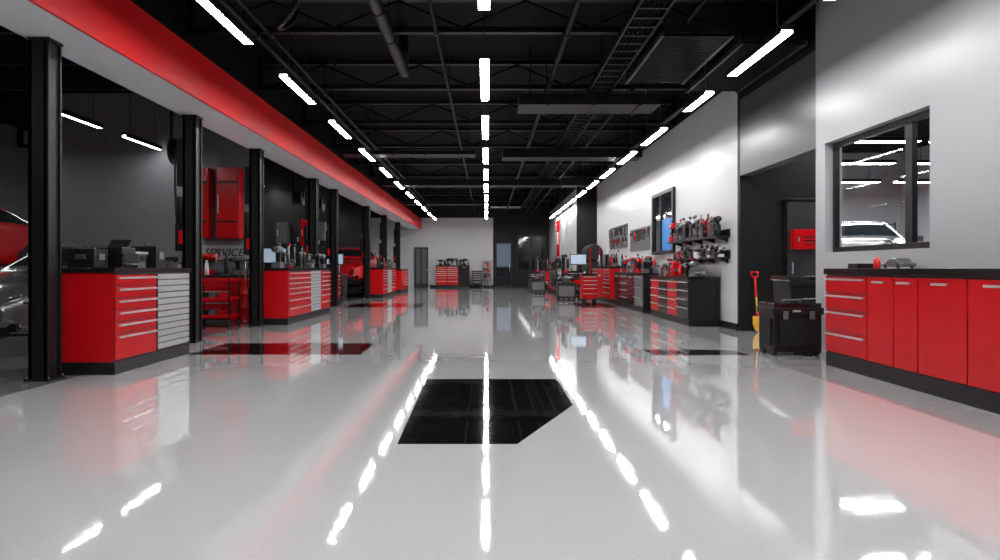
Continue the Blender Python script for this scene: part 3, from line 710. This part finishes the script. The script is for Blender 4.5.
# ---------------------------------------------------------------- cars
def car(name, loc, rz, paint, sz=1.0):
    e = bpy.data.objects.new(name, None); sc.collection.objects.link(e); e.location = loc; e.rotation_euler = (0, 0, rz); e.scale = (sz, sz, sz)
    st = [(-2.25, .40, .58, .62, .60, .62, .45), (-2.15, .24, .66, .80, .78, .70, .55), (-1.85, .20, .74, .88, .86, .80, .66), (-1.2, .20, .84, .91, .89, .92, .70), (-.75, .20, .90, .91, .90, .99, .72),
          (-.65, .20, .91, .91, .90, 1.01, .72), (.0, .20, .93, .91, .90, 1.38, .60), (.6, .20, .94, .91, .90, 1.43, .62), (1.15, .20, .95, .91, .90, 1.38, .60), (1.7, .22, .97, .90, .88, 1.10, .68), (1.78, .22, .97, .90, .88, 1.07, .68), (2.1, .26, .93, .86, .83, 1.0, .64), (2.22, .4, .82, .76, .72, .88, .5)]
    b = B('body')
    rings = []
    for (y, zb, zs, wl, ws, zr, wr) in st:
        h = [(0, zb), (wl*.9, zb), (wl, zb+.14), (ws, zs), (ws*.95, zs+.035), (wr, zr-.03), (wr*.75, zr), (0, zr+.015)]
        ring = [(x, y, z) for x, z in h] + [(-x, y, z) for x, z in h[1:-1][::-1]]
        rings.append(len(b.v)); b.v += ring
    n = 14
    for si in range(len(st)-1):
        for i in range(n):
            j = (i+1) % n; mt = paint
            cabin = 5 <= si <= 8
            if cabin and i in (4, 9): mt = GLASS
            if si in (5, 8) and i in (5, 6, 7, 8): mt = GLASS
            b.face([rings[si]+i, rings[si]+j, rings[si+1]+j, rings[si+1]+i], mt, True)
    b.face([rings[0]+i for i in range(n)], paint, True); b.face([rings[-1]+i for i in range(n)][::-1], paint, True)
    ob = b.done(origin=(0, 0, 0), parent=e)
    sd = ob.modifiers.new('s', 'SUBSURF'); sd.levels = 2; sd.render_levels = 2
    wh = B('wheels')
    for y in (-1.38, 1.38):
        for s_ in (-1, 1):
            wh.cyl((s_*.70, y, .34), (s_*.912, y, .36), .385, BLKM, 28)
            wh.lathe((s_*.82, y, .33), 'x', [(.2, -.11), (.31, -.11), (.33, -.08), (.33, .08), (.31, .11), (.22, .115)], RUB, 28)
            wh.cyl((s_*.82, y, .33), (s_*.925, y, .33), .22, BLK, 24)
            for k in range(5):
                a = k*2*math.pi/5
                wh.cyl((s_*.935, y, .33), (s_*.935, y+math.cos(a)*.21, .33+math.sin(a)*.21), .024, SIL, 6)
            wh.lathe((s_*.93, y, .33), 'x', [(.225, -.012), (.235, 0), (.225, .012), (.2, .0)], SIL, 24); wh.cyl((s_*.92, y, .33), (s_*.95, y, .33), .045, SIL, 12)
    wh.done(origin=(0, 0, 0), parent=e)
    d = B('trim_parts', .004)
    for s_ in (-1, 1):
        d.ball((s_*.62, -2.03, .635), .17, BLKG, 16, 8, (1.1, .75, .42)); d.ball((s_*.60, -2.09, .63), .10, HEADL, 16, 8, (1.3, .8, .5)); d.ball((s_*.66, 2.12, .82), .12, RED, 14, 8, (1.1, .5, .55))
        d.box(s_*.92, s_*1.05, -.62, -.5, .95, 1.05, paint); d.box(s_*.86, s_*.93, -.58, -.54, .95, .98, BLK)
        d.box(s_*.5, s_*.74, -2.19, -2.1, .30, .40, BLKG)
    d.box(-.42, .42, -2.235, -2.15, .42, .56, BLKG)
    for k in range(4): d.box(-.40, .40, -2.25, -2.23, .435+k*.033, .445+k*.033, SIL)
    d.box(-.6, .6, -2.2, -2.1, .25, .36, BLK); d.box(-.22, .22, 2.18, 2.24, .6, .7, WHITE)
    d.done(origin=(0, 0, 0), parent=e)
    return e
car('car', (-6.5, 10.2, 0), 0, CARS, 1.05)
car('car', (-9.95, 11.55, .92), 0, CARR)
car('car', (-5.35, 25.4, .42), 0, CARR, 1.05)
car('car', (7.7, 13.6, .62), math.radians(-25), CARS, 1.05)
def scissor(x, y, z, w_=1.7, L_=3.4):
    b = B('scissor_lift', .004)
    b.box(x-w_/2, x+w_/2, y-L_/2, y+L_/2, 0, .06, BLK); b.box(x-w_/2-.1, x+w_/2+.1, y-L_/2-.2, y+L_/2+.2, z-.1, z, BLK)
    for s_ in (-1, 1):
        xx = x+s_*w_*.42
        b.cyl((xx, y-L_*.42, .06), (xx, y+L_*.42, z-.1), .04, BLK, 8); b.cyl((xx, y+L_*.42, .06), (xx, y-L_*.42, z-.1), .04, BLK, 8)
    b.done()
scissor(-9.95, 11.55, .92); scissor(-5.35, 25.4, .42, 1.5); 
b = B('display_platform', .01); b.box(6.1, 9.6, 11.5, 16.1, 0, .58, WALLD); b.box(6.05, 9.65, 11.45, 16.15, .58, .62, BLKG)
b.done()

# ---------------------------------------------------------------- camera, world
cam = bpy.data.cameras.new('camera'); co = bpy.data.objects.new('camera', cam); sc.collection.objects.link(co)
co.location = (0, 0, 1.1); co.rotation_euler = (math.pi/2, 0, 0)
cam.sensor_width = 36; cam.lens = 36*650/1000; cam.shift_x = .013; cam.shift_y = -.012
cam.clip_start = .05; cam.clip_end = 200
sc.camera = co
wd = bpy.data.worlds.new('world'); sc.world = wd; wd.use_nodes = True
wd.node_tree.nodes['Background'].inputs[0].default_value = (.5, .55, .6, 1); wd.node_tree.nodes['Background'].inputs[1].default_value = .1
